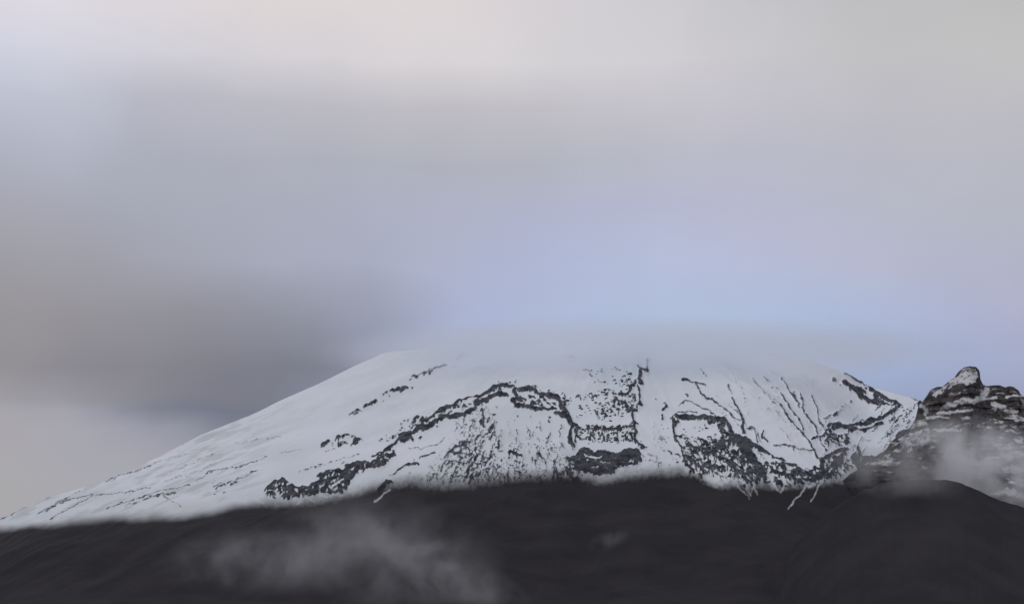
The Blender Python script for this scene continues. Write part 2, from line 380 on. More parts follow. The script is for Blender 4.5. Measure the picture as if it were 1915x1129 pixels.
# ravine on the right
K.line(zF(0,600, 60,622, 112,662, 182,702, 242,742, 322,762), 4.6, 1, .5, 2.8); K.line(zF(40,700, 100,760, 142,792, 190,852, 192,905), 6, 1, .8, 3.6)
K.line(zF(228,810, 262,852, 342,872, 402,862), 3.2, 1, 1); K.line(zF(270,792, 342,792, 402,802), 3.2, .9, 1.1); K.line(zF(380,842, 432,862, 522,878, 602,880), 3.8, 1, .6); K.line(zF(602,880, 560,906, 430,902), 1.8)
K.line(zF(590,772, 650,742, 692,706, 760,692), 4.2, 1, .6); K.line(zF(760,692, 752,722, 702,762), 2.8); K.line(zF(702,782, 682,832, 630,892), 2.4, 1, .8); K.line(zF(580,770, 600,830, 590,870), 2.6, 1, 1)
K.area(zF(200,770, 330,775, 400,820, 560,800, 600,770, 700,760, 760,740, 828,800, 770,870, 650,905, 560,930, 440,950, 300,960, 180,920, 130,850), .56, 4.2, 40, 1.7, 5, vein=.6)
K.area(zF(560,760, 700,740, 800,780, 720,880, 620,900, 560,850), .54, 4, -50, 2.0, 5, vein=.6)
K.area(zF(0,620, 150,800, 200,930, 60,960, 0,900), .56, 4.2, 50, 2.2, 5, vein=.6)
for p, w_, q in ((zF(308,175, 342,242, 400,322, 432,382), 1.3, .8), (zF(298,288, 336,342, 362,392, 422,462, 452,512, 466,572), 1.5, .9), (zF(298,368, 332,432, 402,522, 472,592, 532,682, 552,732, 582,782), 1.6, .95),
                 (zF(435,280, 460,372, 470,432, 542,522, 562,582, 602,662, 632,702), 1.4, .85), (zF(515,300, 562,402, 576,492, 602,547), 1.4, .85), (zF(105,190, 132,222, 182,272, 242,342, 280,380), 1.5, .5),
                 (zF(180,165, 216,212), 2.2, .4), (zF(280,520, 352,592, 372,642), 1.2, .5), (zF(390,280, 442,392), 1.1, .7), (zF(268,250, 275,262), 2, .6), (zF(180,560, 168,592, 202,622), 2.2, .9),
                 (zF(250,652, 332,652, 402,667, 472,690, 545,695), 2.2, .62), (zF(0,395, 42,482, 32,542, 52,582), 1.7, .9), (zF(60,542, 122,547, 142,642), 1.4, .75), (zF(130,560, 150,600), 1.4, .6),
                 (zF(525,612, 582,602, 642,552, 702,532), 2.2, .95), (zF(640,592, 662,566), 1.6, .8), (zF(680,622, 702,622), 1.6, .8), (zF(608,472, 662,432), 1.8, .7), (zF(690,430, 762,366), 1.8, .5), (zF(795,346), 2.2, .8),
                 (zF(675,195, 688,200), 3.2, .9), (zF(722,230), 2.2, .7), (zF(750,152, 828,190), 1.8, .85), (zF(745,580, 770,640), 1.6, .8), (zF(640,625, 720,660), 1.3, .6), (zF(0,470, 60,520, 130,545), 1.3, .6)):
    K.line(p, w_, q, .6)
K.area(zF(600,500, 640,440, 780,350, 800,370, 700,440, 640,490), .34, 4, -35, 1.8, 4); K.area(zF(200,640, 300,630, 480,670, 560,690, 480,705, 300,670), .40, 4, 10, 2, 4, .8)
K.area(zP(1395,690, 1450,690, 1480,760, 1450,800, 1400,760), .22, 8, 50, 1.6, 10, .4)
# wedge cliffs by the right-hand rim
K.line(zG(185,215, 232,247, 302,322, 372,362, 452,392), 4.8, 1, .4, 4.2); K.line(zG(230,250, 330,310), 5.5, 1, .9); K.line(zG(482,325, 542,362, 622,386), 4.8, 1, .5, 3.0); K.line(zG(395,268, 482,322), 2.8, 1, .9)
K.area(zG(190,205, 260,235, 400,270, 520,330, 640,390, 450,392, 300,325), .52, 4, 30, 2, 3); K.line(zG(390,386, 522,402, 632,402), 1.5); K.line(zG(170,130, 262,182, 352,232, 402,268), 1.8, .85, .8)
K.line(zG(85,188, 100,195), 3.2, .9); K.line(zG(140,228), 2, .7)
K.line(zG(652,408, 602,450, 522,500, 442,540, 342,567, 222,590, 132,582, 50,576), 2.8, 1, .4, 4.2); K.area(zG(120,580, 220,550, 350,515, 500,490, 430,545, 222,595), .55, 4, -15, 1.5, 4)
K.line(zG(502,560, 422,590, 342,617, 240,620), 2.5, 1, .4); K.line(zG(240,620, 150,590), 2.8)
for p, w_, q in ((zG(210,622, 190,680, 222,722), 1.6, .8), (zG(60,622, 72,672), 2.2, .9), (zG(85,682, 112,692), 1.8, .8), (zG(320,682, 322,690), 2, .8), (zG(540,662, 552,655), 3, .85), (zG(610,555, 632,510, 662,482), 2.2, .85),
                 (zG(560,545, 602,512), 2, .6), (zG(230,372, 236,366), 2, .7), (zG(20,515, 60,490), 1.8, .6), (zG(120,480, 210,400), 1.4, .4), (zG(180,800, 162,862, 102,932, 82,1002), 2.1, .9), (zG(360,690, 400,700), 2.4, .4)):
    K.line(p, w_, q, .6)
K.area(zG(228,865, 300,732, 322,830, 292,965, 250,905), 1.0, 5, 80, 1.5, 3); K.line(zG(330,852, 402,872, 482,832), 4.4, 1, .6); K.line(zG(500,822, 562,772, 602,722), 3.2, 1, .8); K.line(zG(310,912, 362,892), 3.2, .9, .9)
K.area(zG(300,860, 500,820, 560,800, 420,900, 330,980, 290,960), .66, 5, -30, 1.6, 4); K.area(zG(560,480, 680,400, 800,390, 790,500, 650,560, 560,560), .36, 4, -50, 1.7, 4)
K.area(zG(0,640, 200,640, 230,730, 180,760, 0,740), .48, 4, 50, 1.6, 4, vein=.6); K.area(zG(640,400, 800,350, 810,420, 700,430), .4, 4, -40, 1.7, 4); K.line(zG(620,672, 682,640, 762,636, 860,612), 4, 1, .6); K.line(zG(820,400, 830,480), 4.6)
K.line(zG(640,560, 560,690, 490,790), 3, .35, .9); K.area(zG(600,560, 800,500, 860,600, 640,640), .38, 5, -30, 2, 5, .7)
K.line(zG(640,260, 720,318, 800,362), 2.2, .6, .8)

rq = np.random.RandomState(21)
def strand(x0, y0, x1, y1, w, q, bend=6):
    n_ = 6; P_ = []
    b_ = rq.uniform(-bend, bend)
    for i in range(n_ + 1):
        t = i / n_
        P_.append((x0 + (x1 - x0) * t + b_ * math.sin(math.pi * t) + rq.uniform(-1.6, 1.6), y0 + (y1 - y0) * t + rq.uniform(-1.2, 1.2)))
    K.line(P_, w, q, .7)
for i in range(16):
    x0 = rq.uniform(1385, 1540); y0 = rq.uniform(695, 770)
    strand(x0, y0, x0 + (1524 - x0) * rq.uniform(.5, .95), y0 + (875 - y0) * rq.uniform(.5, .9), .6, rq.uniform(.2, .4), 20)
for i in range(11):
    x0 = rq.uniform(1290, 1385); y0 = rq.uniform(685, 760)
    strand(x0, y0, x0 + (1405 - x0) * rq.uniform(.5, .95), y0 + (825 - y0) * rq.uniform(.5, .9), .7, rq.uniform(.25, .5), 10)
for i in range(190):                                    # short streaks running down inside the arch
    x0 = rq.uniform(860, 1072); y0 = rq.uniform(775, 892)
    if rq.rand() > (y0 - 750) / 130: continue
    strand(x0, y0, x0 + rq.uniform(-3, 4), y0 + rq.uniform(7, 20), rq.uniform(.7, 1.3), rq.uniform(.35, .85), 2)
for i in range(150):
    x0 = rq.uniform(800, 935); y0 = rq.uniform(768, 895)
    if y0 < 890 - (x0 - 790) * .95: continue
    l_ = rq.uniform(6, 16)
    strand(x0, y0, x0 - l_ * .55, y0 + l_, rq.uniform(.8, 1.5), rq.uniform(.4, .95), 3)
for i in range(60):
    x0 = rq.uniform(1275, 1420); y0 = rq.uniform(800, 895); l_ = rq.uniform(8, 20)
    strand(x0, y0, x0 + l_ * .8, y0 + l_, rq.uniform(.8, 1.4), rq.uniform(.4, .9), 3)
for i in range(50):
    x0 = rq.uniform(1540, 1690); y0 = rq.uniform(790, 880) - (x0 - 1540) * .35; l_ = rq.uniform(8, 18)
    strand(x0, y0, x0 - l_ * .7, y0 + l_, rq.uniform(.8, 1.3), rq.uniform(.35, .8), 3)

# snow line: dark ash and cinder slope below it
LINE = [(-120,1040),(0,991),(66,984),(141,975),(211,968),(328,966),(398,956),(440,948),(490,941),(553,938),(632,926),(673,916),(700,908),(737,900),(778,896),
        (801,901),(829,903),(875,902),(916,895),(985,889),(1019,890),(1075,889),(1114,895),(1151,890),(1169,886),(1206,881),(1275,878),(1304,893),(1337,906),(1369,904),(1396,910),(1428,905),
        (1449,911),(1492,911),(1540,903),(1577,897),(1600,886),(1651,860),(1700,840),(2300,800)]
lx, ly = np.array(LINE, float).T
edge = np.interp(GU, lx, ly)
st = (vnoise(GU, GV, 34, 9, 3, .6, -20, 1.4) - .5) * 11 + (vnoise(GU, GV, 5, 4, 3, .6) - .5) * 8 * sst(GU, 380, 620)
soft = np.interp(GU, [0, 300, 440, 700, 800, 1250, 1300, 1380, 1600], [11, 15, 12, 17, 22, 17, 8, 13, 12])
ASH = sst(GV + st - edge, -soft * 1.0, soft * .9).astype(np.float32)
def ash_snow(P, w, kk):
    sl_ = K.box(P, w + 8)
    d, t = segdist(WU[sl_], WV[sl_], P)
    v = kk * sst(1.3 - d / (w * (1.25 - .7 * t)), 0, .8)
    ASH[sl_] *= (1 - v); K.f[sl_] *= (1 - v)
for p, w_, q in ((zB(130,1020, 60,1080, 10,1122), 1.3, .4), (zF(605,895, 560,952, 518,1045), 1.6, .7), (zF(480,928, 440,992, 402,1030, 358,1092), 1.5, .6), (zF(500,940, 590,905), 2.4, .7),
                 (zF(40,900, 92,1000), 1.5, .4), (zF(0,930, 60,1000), 1.5, .35), (zF(210,880, 292,972), 1.5, .5), (zF(110,940, 140,990), 2, .35), (zE(640,960, 690,1090), 1.5, .35), (zE(740,950, 700,1060), 2, .35),
                 (zF(330,930, 300,980), 2.2, .45), (zA(330,1050, 370,1020), 2, .4), (zA(380,990, 470,1030), 2, .35), (zA(500,960, 560,990, 700,985), 2, .35), (zA(0,1010, 60,1040), 3.5, .4), (zA(970,1030, 1042,960), 2, .4)):
    ash_snow(p, w_, q)
ROCK = K.f

def samp(A, u, v):
    x = np.clip(u - U0, 0, UN - 1.001); y = np.clip(v - V0, 0, VN - 1.001)
    ix, iy = x.astype(int), y.astype(int); fx, fy = x - ix, y - iy
    return (A[iy, ix] * (1 - fx) + A[iy, ix + 1] * fx) * (1 - fy) + (A[iy + 1, ix] * (1 - fx) + A[iy + 1, ix + 1] * fx) * fy
def blur(A, n):
    A = A.astype(np.float64)
    for ax in (0, 1):
        c = np.cumsum(np.pad(A, [(n + 1, n) if i == ax else (0, 0) for i in (0, 1)], mode='edge'), axis=ax)
        A = (np.take(c, range(2 * n + 1, c.shape[ax]), ax) - np.take(c, range(0, c.shape[ax] - 2 * n - 1), ax)) / (2 * n + 1)
    return A

# ------------------------------------------------------------------ materials
def attr(k, name):
    nd = k.n('ShaderNodeAttribute'); nd.attribute_name = name
    return nd.outputs['Fac']

def terrain_material(name, snow, rockc, rock2, ashc, ash2, cellrock=.06, crag=False):
    m = bpy.data.materials.new(name); m.use_nodes = True
    k = N(m.node_tree)
    geo = k.n('ShaderNodeNewGeometry').outputs['Position']
    mpn = k.n('ShaderNodeMapping'); mpn.inputs['Scale'].default_value = (1, .32, .8); k.put(mpn.inputs[0], geo); nf = k.noise(mpn.outputs[0], .17, 3, .65); nm = k.noise(geo, cellrock, 4, .6); nb = k.noise(geo, .006, 3, .5)
    r_ = k.ss(k.m('ADD', attr(k, 'rock'), k.m('MULTIPLY', k.m('MULTIPLY', k.m('SUBTRACT', nf, .5), 1.9), k.ss(attr(k, 'rock'), .02, .35)) if not crag else k.m('MULTIPLY', k.m('SUBTRACT', nf, .5), 1.1)), .16, .86)
    a_ = attr(k, 'ash')
    rc = k.mix(k.ss(nm, .38, .62), rockc, rock2)
    ac = k.mix(k.ss(k.noise(geo, .012, 5, .6), .35, .65), ashc, ash2)
    sc = k.mix(k.ss(nb, .3, .7), snow, [c * q for c, q in zip(snow, (.88, .91, .91))])
    sc = k.mix(k.m('MULTIPLY', attr(k, 'dirt'), .55), sc, (.40, .405, .37))
    c = k.mix(r_, sc, rc)
    c = k.mix(a_, c, ac)
    bs = k.n('ShaderNodeBsdfPrincipled')
    k.put(bs.inputs['Base Color'], c)
    bs.inputs['Roughness'].default_value = .9
    bs.inputs['Specular IOR Level'].default_value = .15
    bp = k.n('ShaderNodeBump'); k.put(bp.inputs['Strength'], k.m('MULTIPLY_ADD', a_, -.5, .6)); bp.inputs['Distance'].default_value = 1.6
    k.put(bp.inputs['Height'], k.noise(geo, .12, 5, .6))
    k.nt.links.new(bp.outputs[0], bs.inputs['Normal'])
    out = k.n('ShaderNodeOutputMaterial'); k.nt.links.new(bs.outputs[0], out.inputs[0])
    return m

M_cone = terrain_material('snow_and_lava', (.735, .76, .80), (.030, .032, .041), (.085, .088, .10), (.0185, .0165, .0200), (.027, .0240, .0275))
M_crag = terrain_material('snowy_crag_rock', (.66, .66, .68), (.032, .030, .034), (.098, .085, .080), (.0175, .0165, .021), (.024, .0225, .0265), .09, True)
M_ridge = terrain_material('dark_cinder', (.7, .7, .7), (.03, .03, .03), (.05, .05, .05), (.0165, .0155, .0195), (.022, .0205, .025))

def boulder_material():
    m = bpy.data.materials.new('boulder_rock'); m.use_nodes = True
    k = N(m.node_tree)
    gn = k.n('ShaderNodeNewGeometry')
    nz = k.n('ShaderNodeSeparateXYZ'); k.put(nz.inputs[0], gn.outputs['Normal'])
    nn = k.noise(gn.outputs['Position'], .35, 3, .6)
    f = k.ss(k.m('ADD', nz.outputs[2], k.m('MULTIPLY', nn, .5)), .95, 1.15)      # snow caught on the flat tops
    c = k.mix(f, k.mix(nn, (.03, .03, .037), (.08, .08, .09)), (.75, .75, .77))
    bs = k.n('ShaderNodeBsdfPrincipled'); k.put(bs.inputs['Base Color'], c); bs.inputs['Roughness'].default_value = .9
    out = k.n('ShaderNodeOutputMaterial'); k.nt.links.new(bs.outputs[0], out.inputs[0])
    return m
M_boulder = boulder_material()

def grid_mesh_parts(P, attrs, part_id, specs, parent, mat):
    """P: rows x cols x 3. Cuts the sheet into one mesh per part id, with the normals of the whole."""
    nr, nc = P.shape[:2]
    du = np.gradient(P, axis=1); dv = np.gradient(P, axis=0)
    NN = np.cross(du, dv); NN /= np.maximum(np.linalg.norm(NN, axis=2, keepdims=True), 1e-9)
    if NN[..., 2].mean() < 0:
        NN = -NN
        flip = True
    else:
        flip = False
    NN = NN.reshape(-1, 3); V = P.reshape(-1, 3)
    idx = np.arange(nr * nc).reshape(nr, nc)
    q = np.stack([idx[:-1, :-1], idx[:-1, 1:], idx[1:, 1:], idx[1:, :-1]], -1).reshape(-1, 4)
    if flip:
        q = q[:, ::-1]
    pid = part_id[:-1, :-1].reshape(-1)
    objs = []
    for i, (name, label) in enumerate(specs):
        qq = q[pid == i]
        if not len(qq):
            continue
        used, inv = np.unique(qq.reshape(-1), return_inverse=True)
        me = bpy.data.meshes.new(name)
        me.vertices.add(len(used)); me.vertices.foreach_set('co', V[used].astype(np.float32).ravel())
        me.loops.add(len(qq) * 4); me.loops.foreach_set('vertex_index', inv.astype(np.int32).ravel())
        me.polygons.add(len(qq)); me.polygons.foreach_set('loop_start', np.arange(0, len(qq) * 4, 4, dtype=np.int32))
        me.update(calc_edges=True)
        me.polygons.foreach_set('use_smooth', np.ones(len(qq), bool))
        for an, A in attrs.items():
            at = me.attributes.new(an, 'FLOAT', 'POINT'); at.data.foreach_set('value', A.reshape(-1)[used].astype(np.float32))
        me.normals_split_custom_set_from_vertices(NN[used].astype(np.float32).tolist()) if len(used) < 400000 and len(specs) > 1 else None
        me.materials.append(mat)
        o = bpy.data.objects.new(name, me); C.collection.objects.link(o)
        if parent:
            o.parent = parent
        if label:
            o['label'] = label
        objs.append(o)
    return objs

# ------------------------------------------------------------------ ground
def simple_mat(name, c1, c2, scale):
    m = bpy.data.materials.new(name); m.use_nodes = True
    k = N(m.node_tree)
    geo = k.n('ShaderNodeNewGeometry').outputs['Position']
    c = k.mix(k.ss(k.noise(geo, scale, 6, .6), .35, .65), c1, c2)
    bs = k.n('ShaderNodeBsdfPrincipled'); k.put(bs.inputs['Base Color'], c); bs.inputs['Roughness'].default_value = .95
    out = k.n('ShaderNodeOutputMaterial'); k.nt.links.new(bs.outputs[0], out.inputs[0])
    return m
gm = bpy.data.meshes.new('ground')
gm.from_pydata([(-50000, -50000, 0), (50000, -50000, 0), (50000, 50000, 0), (-50000, 50000, 0)], [], [(0, 1, 2, 3)])
gm.materials.append(simple_mat('dry_plain', (.05, .05, .04), (.09, .085, .065), .01))
go = bpy.data.objects.new('ground', gm); C.collection.objects.link(go)
tag(go, 'dark flat plain stretching away below the mountain', 'ground', 'structure')

# ------------------------------------------------------------------ the volcano
XC, YC, RIM = 230.0, 5500.0, 485.0
tc_ = np.arange(-80, 1995, 1.25)
t_in = (tc_ - W / 2) / F * cp          # tangent of the bearing in plan at mid height (depth ~ y/cos)
t_l = t_in[0] - np.geomspace(.002, .62, 60)[::-1]
t_r = t_in[-1] + np.geomspace(.002, .75, 60)
T = np.concatenate([t_l, t_in, t_r])
Y = np.concatenate([np.linspace(1900, 3600, 60, endpoint=False), np.arange(3600, 5560, 3.0), np.linspace(5560, 9200, 90)])
TT, YY = np.meshgrid(T, Y)
XX = TT * YY
rr = np.hypot(XX - XC, YY - YC)
th = np.arctan2(XX - XC, -(YY - YC))
rw = rr + (vnoise(th * 300, rr * .02, 60, 2, 3) - .5) * 60
prof_r = [0, 250, 420, 485, 505, 1500, 1800, 2300, 3000, 3600, 9000]
prof_z = [860, 870, 960, 1030, 1026, 541, 397, 200, 40, -8, -12]
HH = np.interp(rw, prof_r, prof_z)
HH = HH + sst(rr, 300, 485) * (1 - sst(rr, 485, 1100)) * 70 * sst(np.abs(th), .5, 1.6)     # rim higher at the sides
flute = (vnoise(th * 900, rr * .10, 30, 6, 3) - .5) * 6 + (vnoise(th * 900, rr * .16, 11, 9, 3) - .5) * 2.4 * np.clip(vnoise(XX, YY, 180, 2, 2) * 2.6 - .7, 0, 1) + (vnoise(XX, YY, 240, 8, 3) - .5) * 22
HH = HH + flute * sst(rr, 480, 700) * (1 - sst(rr, 2300, 3000))
# bring the skyline onto its measured line
SIL = [(-400,1160),(-120,1030),(0,971),(94,929),(197,898),(244,878),(323,840),(375,813),(480,771),(521,750),(603,714),(667,682),(723,658),(800,652),(900,651),(1190,648),(1400,656),(1500,668),(1560,688),(1578,697),(1617,720),(1695,741),(1717,750),(1760,766),(1900,830),(2100,920),(2400,1050)]
su, sv = np.array(SIL, float).T
for it in range(5):
    uu, vv = project(XX, YY, HH)
    sel = (Y > 3600) & (Y < 7000)
    ii = np.argmin(np.where(sel[:, None], vv, 1e9), axis=0)
    cols = np.arange(len(T))
    us, vs = uu[ii, cols], vv[ii, cols]
    dz = (vs - np.interp(us, su, sv)) / F * YY[ii, cols] * 1.03
    fade = sst(T, T[30], t_in[0]) * (1 - sst(T, t_in[-1], T[-30]))
    dz = dz * fade
    ker = np.hanning(63); ker /= ker.sum()
    dz = np.convolve(np.pad(dz, 31, mode='edge'), ker, 'valid')
    foot = 1 - sst(rr, 1500, 2600)
    HH = HH + dz[None, :] * foot * (YY / YC)
uu, vv = project(XX, YY, HH)
front = (YY <= (YY[ii, cols][None, :] + 2)) & (YY > 3550)
inside = (uu > U0 + 3) & (uu < U0 + UN - 3) & (vv > V0) & (vv < V0 + VN - 2)
ok = front & inside
RK = np.where(ok, samp(ROCK, uu, vv), 0)
below = sst(rr, 1240, 1330) * 1.0
AS = np.where(ok, samp(ASH, uu, vv), np.where(inside & front, 1.0, below))
AS = np.where(front & (vv >= V0 + VN - 2), 1.0, AS)
DIRT = np.zeros_like(GU, dtype=np.float32)
def dirt(u, v, ru, rv, q):
    global DIRT
    DIRT = np.maximum(DIRT, q * np.exp(-((GU - u) / ru) ** 2 - ((GV - v) / rv) ** 2))
for a_ in ((1065, 870, 30, 40, .8), (930, 820, 80, 60, .45), (870, 880, 90, 30, .55), (1000, 860, 60, 40, .5), (560, 870, 60, 40, .3), (350, 950, 90, 18, .7), (200, 930, 90, 25, .4), (1110, 820, 50, 15, .3), (1450, 900, 90, 25, .4), (1240, 860, 60, 30, .35), (720, 880, 60, 25, .4)):
    dirt(*a_)
DIRT = np.maximum(DIRT, .55 * np.exp(-((edge - GV) / 26) ** 2) * (.5 + vnoise(GU, GV, 14, 6, 3)))
DIRT = np.maximum(DIRT, (.85 * sst(vnoise(GU, GV, 5, 13, 4, .6, -22, 9), .48, .68) * (1 - sst(GU, 380, 620)) + .16 * sst(vnoise(GU, GV, 9, 8, 4, .6, -20, 4), .5, .7)) * sst(GV, 640, 760))
DI = np.where(ok, samp(DIRT, uu, vv), 0)
MB = blur(ROCK, 3)
rel = np.where(ok, samp(MB, uu, vv), 0)
rough = (vnoise(XX, YY * 1.0, 9, 3, 3, .6) - .5)
HH2 = HH + rel * (6.5 + 11 * rough) + AS * front * (vnoise(XX, YY, 90, 10, 4) - .5) * 5
P = np.stack([XX, YY, HH2], -1)

mountain = bpy.data.objects.new('mountain', None); C.collection.objects.link(mountain)
tag(mountain, 'snow-covered volcano cone with dark lava ridges and a cloud-veiled crater rim', 'mountain', 'structure')
SPECS = [('snow_slope', None), ('cinder_slope', 'dark bare lower slope under the snow line'),
 ('rock_streak', 'broken streak of rock high on the smooth left snowfield'),
 ('rock_patch', 'small patch of rocks alone on the left snowfield'),
 ('lava_ridge', 'long jagged dark ridge climbing from the snow line'),
 ('cliff_band', 'arched dark cliff band at the head of the hollow'),
 ('rock_block', 'square reddish black cliff at the snow line'),
 ('rock_rib', 'thin vertical rib of rock hanging from the crater rim'),
 ('cornice_cliff', 'short black overhanging cliff above a broken hollow'),
 ('ravine_cliff', 'black rock walls at the bottom of the right-hand ravine'),
 ('wedge_cliff', 'dark wedge of cliff just under the right end of the rim'),
 ('curved_cliff', 'curved dark cliff line sweeping up to the saddle')]
POLY = {2: zM(560,520, 640,440, 900,270, 1230,150, 1250,200, 1000,330, 850,410, 620,530),
 3: zA(500,640, 500,560, 640,490, 780,470, 930,530, 780,610),
 4: zA(50,960, 120,870, 220,840, 320,890, 480,840, 740,730, 920,700, 1160,520, 1400,330, 1650,250, 1860,200, 1920,150, 1960,160) + zC(200,140, 300,170, 300,330, 150,300, 60,330) + zA(1700,400, 1480,540, 1200,640, 1080,740, 900,800, 780,900, 680,985, 380,1030, 100,1010),
 5: zC(290,190, 480,170, 680,220, 800,330, 820,480, 847,560, 847,760, 790,760, 760,620, 700,500, 600,430, 400,410, 260,380, 270,300),
 6: zD(130,770, 330,780, 520,800, 600,765, 720,760, 730,900, 500,1000, 300,1030, 80,980, 80,860, 130,860),
 7: zD(700,40, 780,40, 770,160, 720,260, 710,500, 700,600, 730,760, 720,760, 620,760, 600,520, 540,490, 500,340, 600,280, 660,120),
 8: zE(90,440, 300,430, 500,490, 560,600, 540,630, 450,560, 330,530, 180,550, 170,620, 330,650, 320,680, 120,680),
 9: zE(500,600, 640,610, 820,720) + zF(330,740, 430,830, 600,850, 580,760, 700,680, 780,680, 760,740, 640,910, 400,920, 180,930, 100,850, 20,760) + zE(500,700),
 10: zG(150,190, 260,200, 420,250, 640,370, 660,405, 440,405, 280,340),
 11: zG(30,560, 220,550, 420,500, 640,400, 680,405, 560,520, 440,600, 340,635, 220,630, 40,610)}
pid = np.zeros(XX.shape, np.int8)
pid[(AS > .5) & (YY < 5560)] = 1
for i, pg in POLY.items():
    a_ = np.array(pg)
    bb = ok & (uu > a_[:, 0].min()) & (uu < a_[:, 0].max()) & (vv > a_[:, 1].min()) & (vv < a_[:, 1].max())
    w_ = np.where(bb)
    hit = inpoly(uu[w_], vv[w_], pg) & (AS[w_] < .5)
    pid[w_[0][hit], w_[1][hit]] = i
grid_mesh_parts(P, {'rock': RK, 'ash': AS, 'dirt': DI}, pid, SPECS, mountain, M_cone)

# boulders standing out of the snow
def boulder_mesh(seed):
    rs = np.random.RandomState(seed)
    import bmesh
    bm = bmesh.new(); bmesh.ops.create_icosphere(bm, subdivisions=1, radius=1.0)
    for v in bm.verts:
        v.co = Vector((v.co.x * rs.uniform(.75, 1.25), v.co.y * rs.uniform(.75, 1.2), v.co.z * rs.uniform(.5, .95)))
    me = bpy.data.meshes.new('boulder'); bm.to_mesh(me); bm.free(); me.materials.append(M_boulder)
    return me
BM = [boulder_mesh(s_) for s_ in range(6)]
rs = np.random.RandomState(5)
cand = []
for pg, n_, s0, s1 in ((zD(80,370, 300,330, 420,270, 560,200, 640,230, 640,470, 460,560, 320,540, 160,500), 75, 1.3, 3.0), (zD(160,590, 650,590, 650,740, 170,740), 70, 1.4, 3.2),
                       (zD(200,130, 600,120, 600,260, 330,250), 12, 1.2, 2.4), (zE(10,380, 70,380, 170,700, 180,820, 10,800), 14, 1.2, 2.4), (zE(150,560, 480,560, 600,900, 400,930, 250,860, 180,700), 40, 1.3, 3.0),
                       (zB(20,640, 60,590, 250,450, 520,350, 330,520, 200,610), 22, 1.2, 2.6), (zC(380,560, 600,560, 740,760, 700,860, 300,860, 200,700), 16, 1.0, 2.0), (zG(560,420, 800,400, 780,520, 620,600, 500,600), 18, 1.2, 2.6)):
    a_ = np.array(pg); got = 0
    while got < n_:
        u = rs.uniform(a_[:, 0].min(), a_[:, 0].max()); v = rs.uniform(a_[:, 1].min(), a_[:, 1].max())
        if inpoly(np.array([u]), np.array([v]), pg)[0]:
            cand.append((u, v, rs.uniform(s0, s1))); got += 1
fr = ok & (vv > 640)
for u, v, s_ in cand:
    c_ = int(np.clip(np.searchsorted(uu[400], u), 1, len(T) - 2))
    colv = np.where(fr[:, c_], np.abs(vv[:, c_] - v), 1e9); r_ = int(np.argmin(colv))
    if colv[r_] > 3 or AS[r_, c_] > .3:
        continue
    o = bpy.data.objects.new('boulder', BM[rs.randint(6)]); C.collection.objects.link(o)
    o.parent = mountain
    o.location = (XX[r_, c_], YY[r_, c_], HH2[r_, c_] + .15 * s_)
    o.scale = (s_ * rs.uniform(.8, 1.3), s_ * rs.uniform(.8, 1.3), s_ * rs.uniform(.8, 1.2))
    o.rotation_euler = (rs.uniform(-.3, .3), rs.uniform(-.3, .3), rs.uniform(0, 6.28))

# ------------------------------------------------------------------ the crag
CR = [(1480,985),(1540,930),(1590,886),(1625,866),(1650,851),(1666,826),(1682,812),(1700,802),(1712,782),(1718,757)] + zH(95,320, 130,270, 158,226, 205,206, 245,205, 290,166, 328,140, 360,96, 398,66, 440,56, 488,61, 514,90, 520,150, 536,186, 562,200, 620,195, 660,194, 700,210, 730,201, 760,206, 800,234, 812,262, 837,275, 900,280, 980,320, 1100,400, 1300,640, 1500,900, 1900,1300, 2200,1545)
cu, cv = np.array(sorted(CR), float).T
S = Field()
S.area(zH(355,120, 400,68, 485,68, 505,130, 485,168, 420,195, 380,180, 300,215, 200,280, 165,265, 290,170), .80, 4, -30, 1.5, 2)
S.line(zH(385,120, 430,100, 470,125, 430,150), 4.0, .75, 1); S.line(zH(95,345, 130,365, 110,400), 4.5, .8, .8)
for p, w_, q in ((zH(130,432, 200,425, 290,435), 2.2, .95), (zH(210,402, 300,395, 360,387, 450,375), 2.6, .95), (zH(250,352, 330,330, 385,302), 5.5, .8), (zH(400,300, 470,310, 530,280, 562,240), 5.5, .85),
                 (zH(480,300, 580,292, 640,290), 2.6, .8), (zH(708,282, 762,266, 837,268), 2.2, .95), (zH(615,335, 660,350, 684,382), 4.6, .7), (zH(700,380, 782,390), 4, .65), (zH(700,432, 800,442), 3, .6),
                 (zH(740,492, 792,500), 2.4, .7), (zH(180,522, 270,520, 372,515), 2.8, .95), (zH(550,517, 602,505), 2.6, .8), (zH(620,637, 682,626, 742,624), 3, .9), (zH(740,690, 802,690), 3, .6), (zH(780,570, 832,580), 3, .6),
                 (zH(750,782, 837,802), 5, .7), (zH(740,882, 837,902), 6, .7), (zH(720,962, 830,1002), 7, .75), (zH(0,460, 112,472), 6, .6), (zH(50,572, 112,560), 3, .7), (zH(-60,626, 30,625, 130,606), 1.8, .9),
                 (zH(186,600), 2, .8), (zH(560,730, 700,720), 2.4, .7), (zH(530,660, 600,640), 2, .5), (zH(-20,560, 40,545), 1.8, .5), (zH(140,225, 200,235, 180,262), 2.5, .5), (zH(570,245, 640,260, 700,255), 1.6, .5),
                 (zH(860,330, 960,360), 4, .8), (zH(850,480, 1000,500), 5, .8), (zH(860,640, 1050,660), 6, .8)):
    S.line(p, w_, q, .8)
S.area(zH(560,330, 837,300, 1100,450, 1200,900, 700,1000, 640,600), .40, 7, 6, 2.6, 8, .8)
S.area(zH(0,440, 120,440, 140,600, 0,640), .42, 5, 0, 2.2, 4, .7)
S.area(zP(1625,868, 1655,848, 1682,815, 1735,798, 1745,825, 1690,850, 1660,870), .55, 4, -10, 2.2, 3, .9, vein=.4)
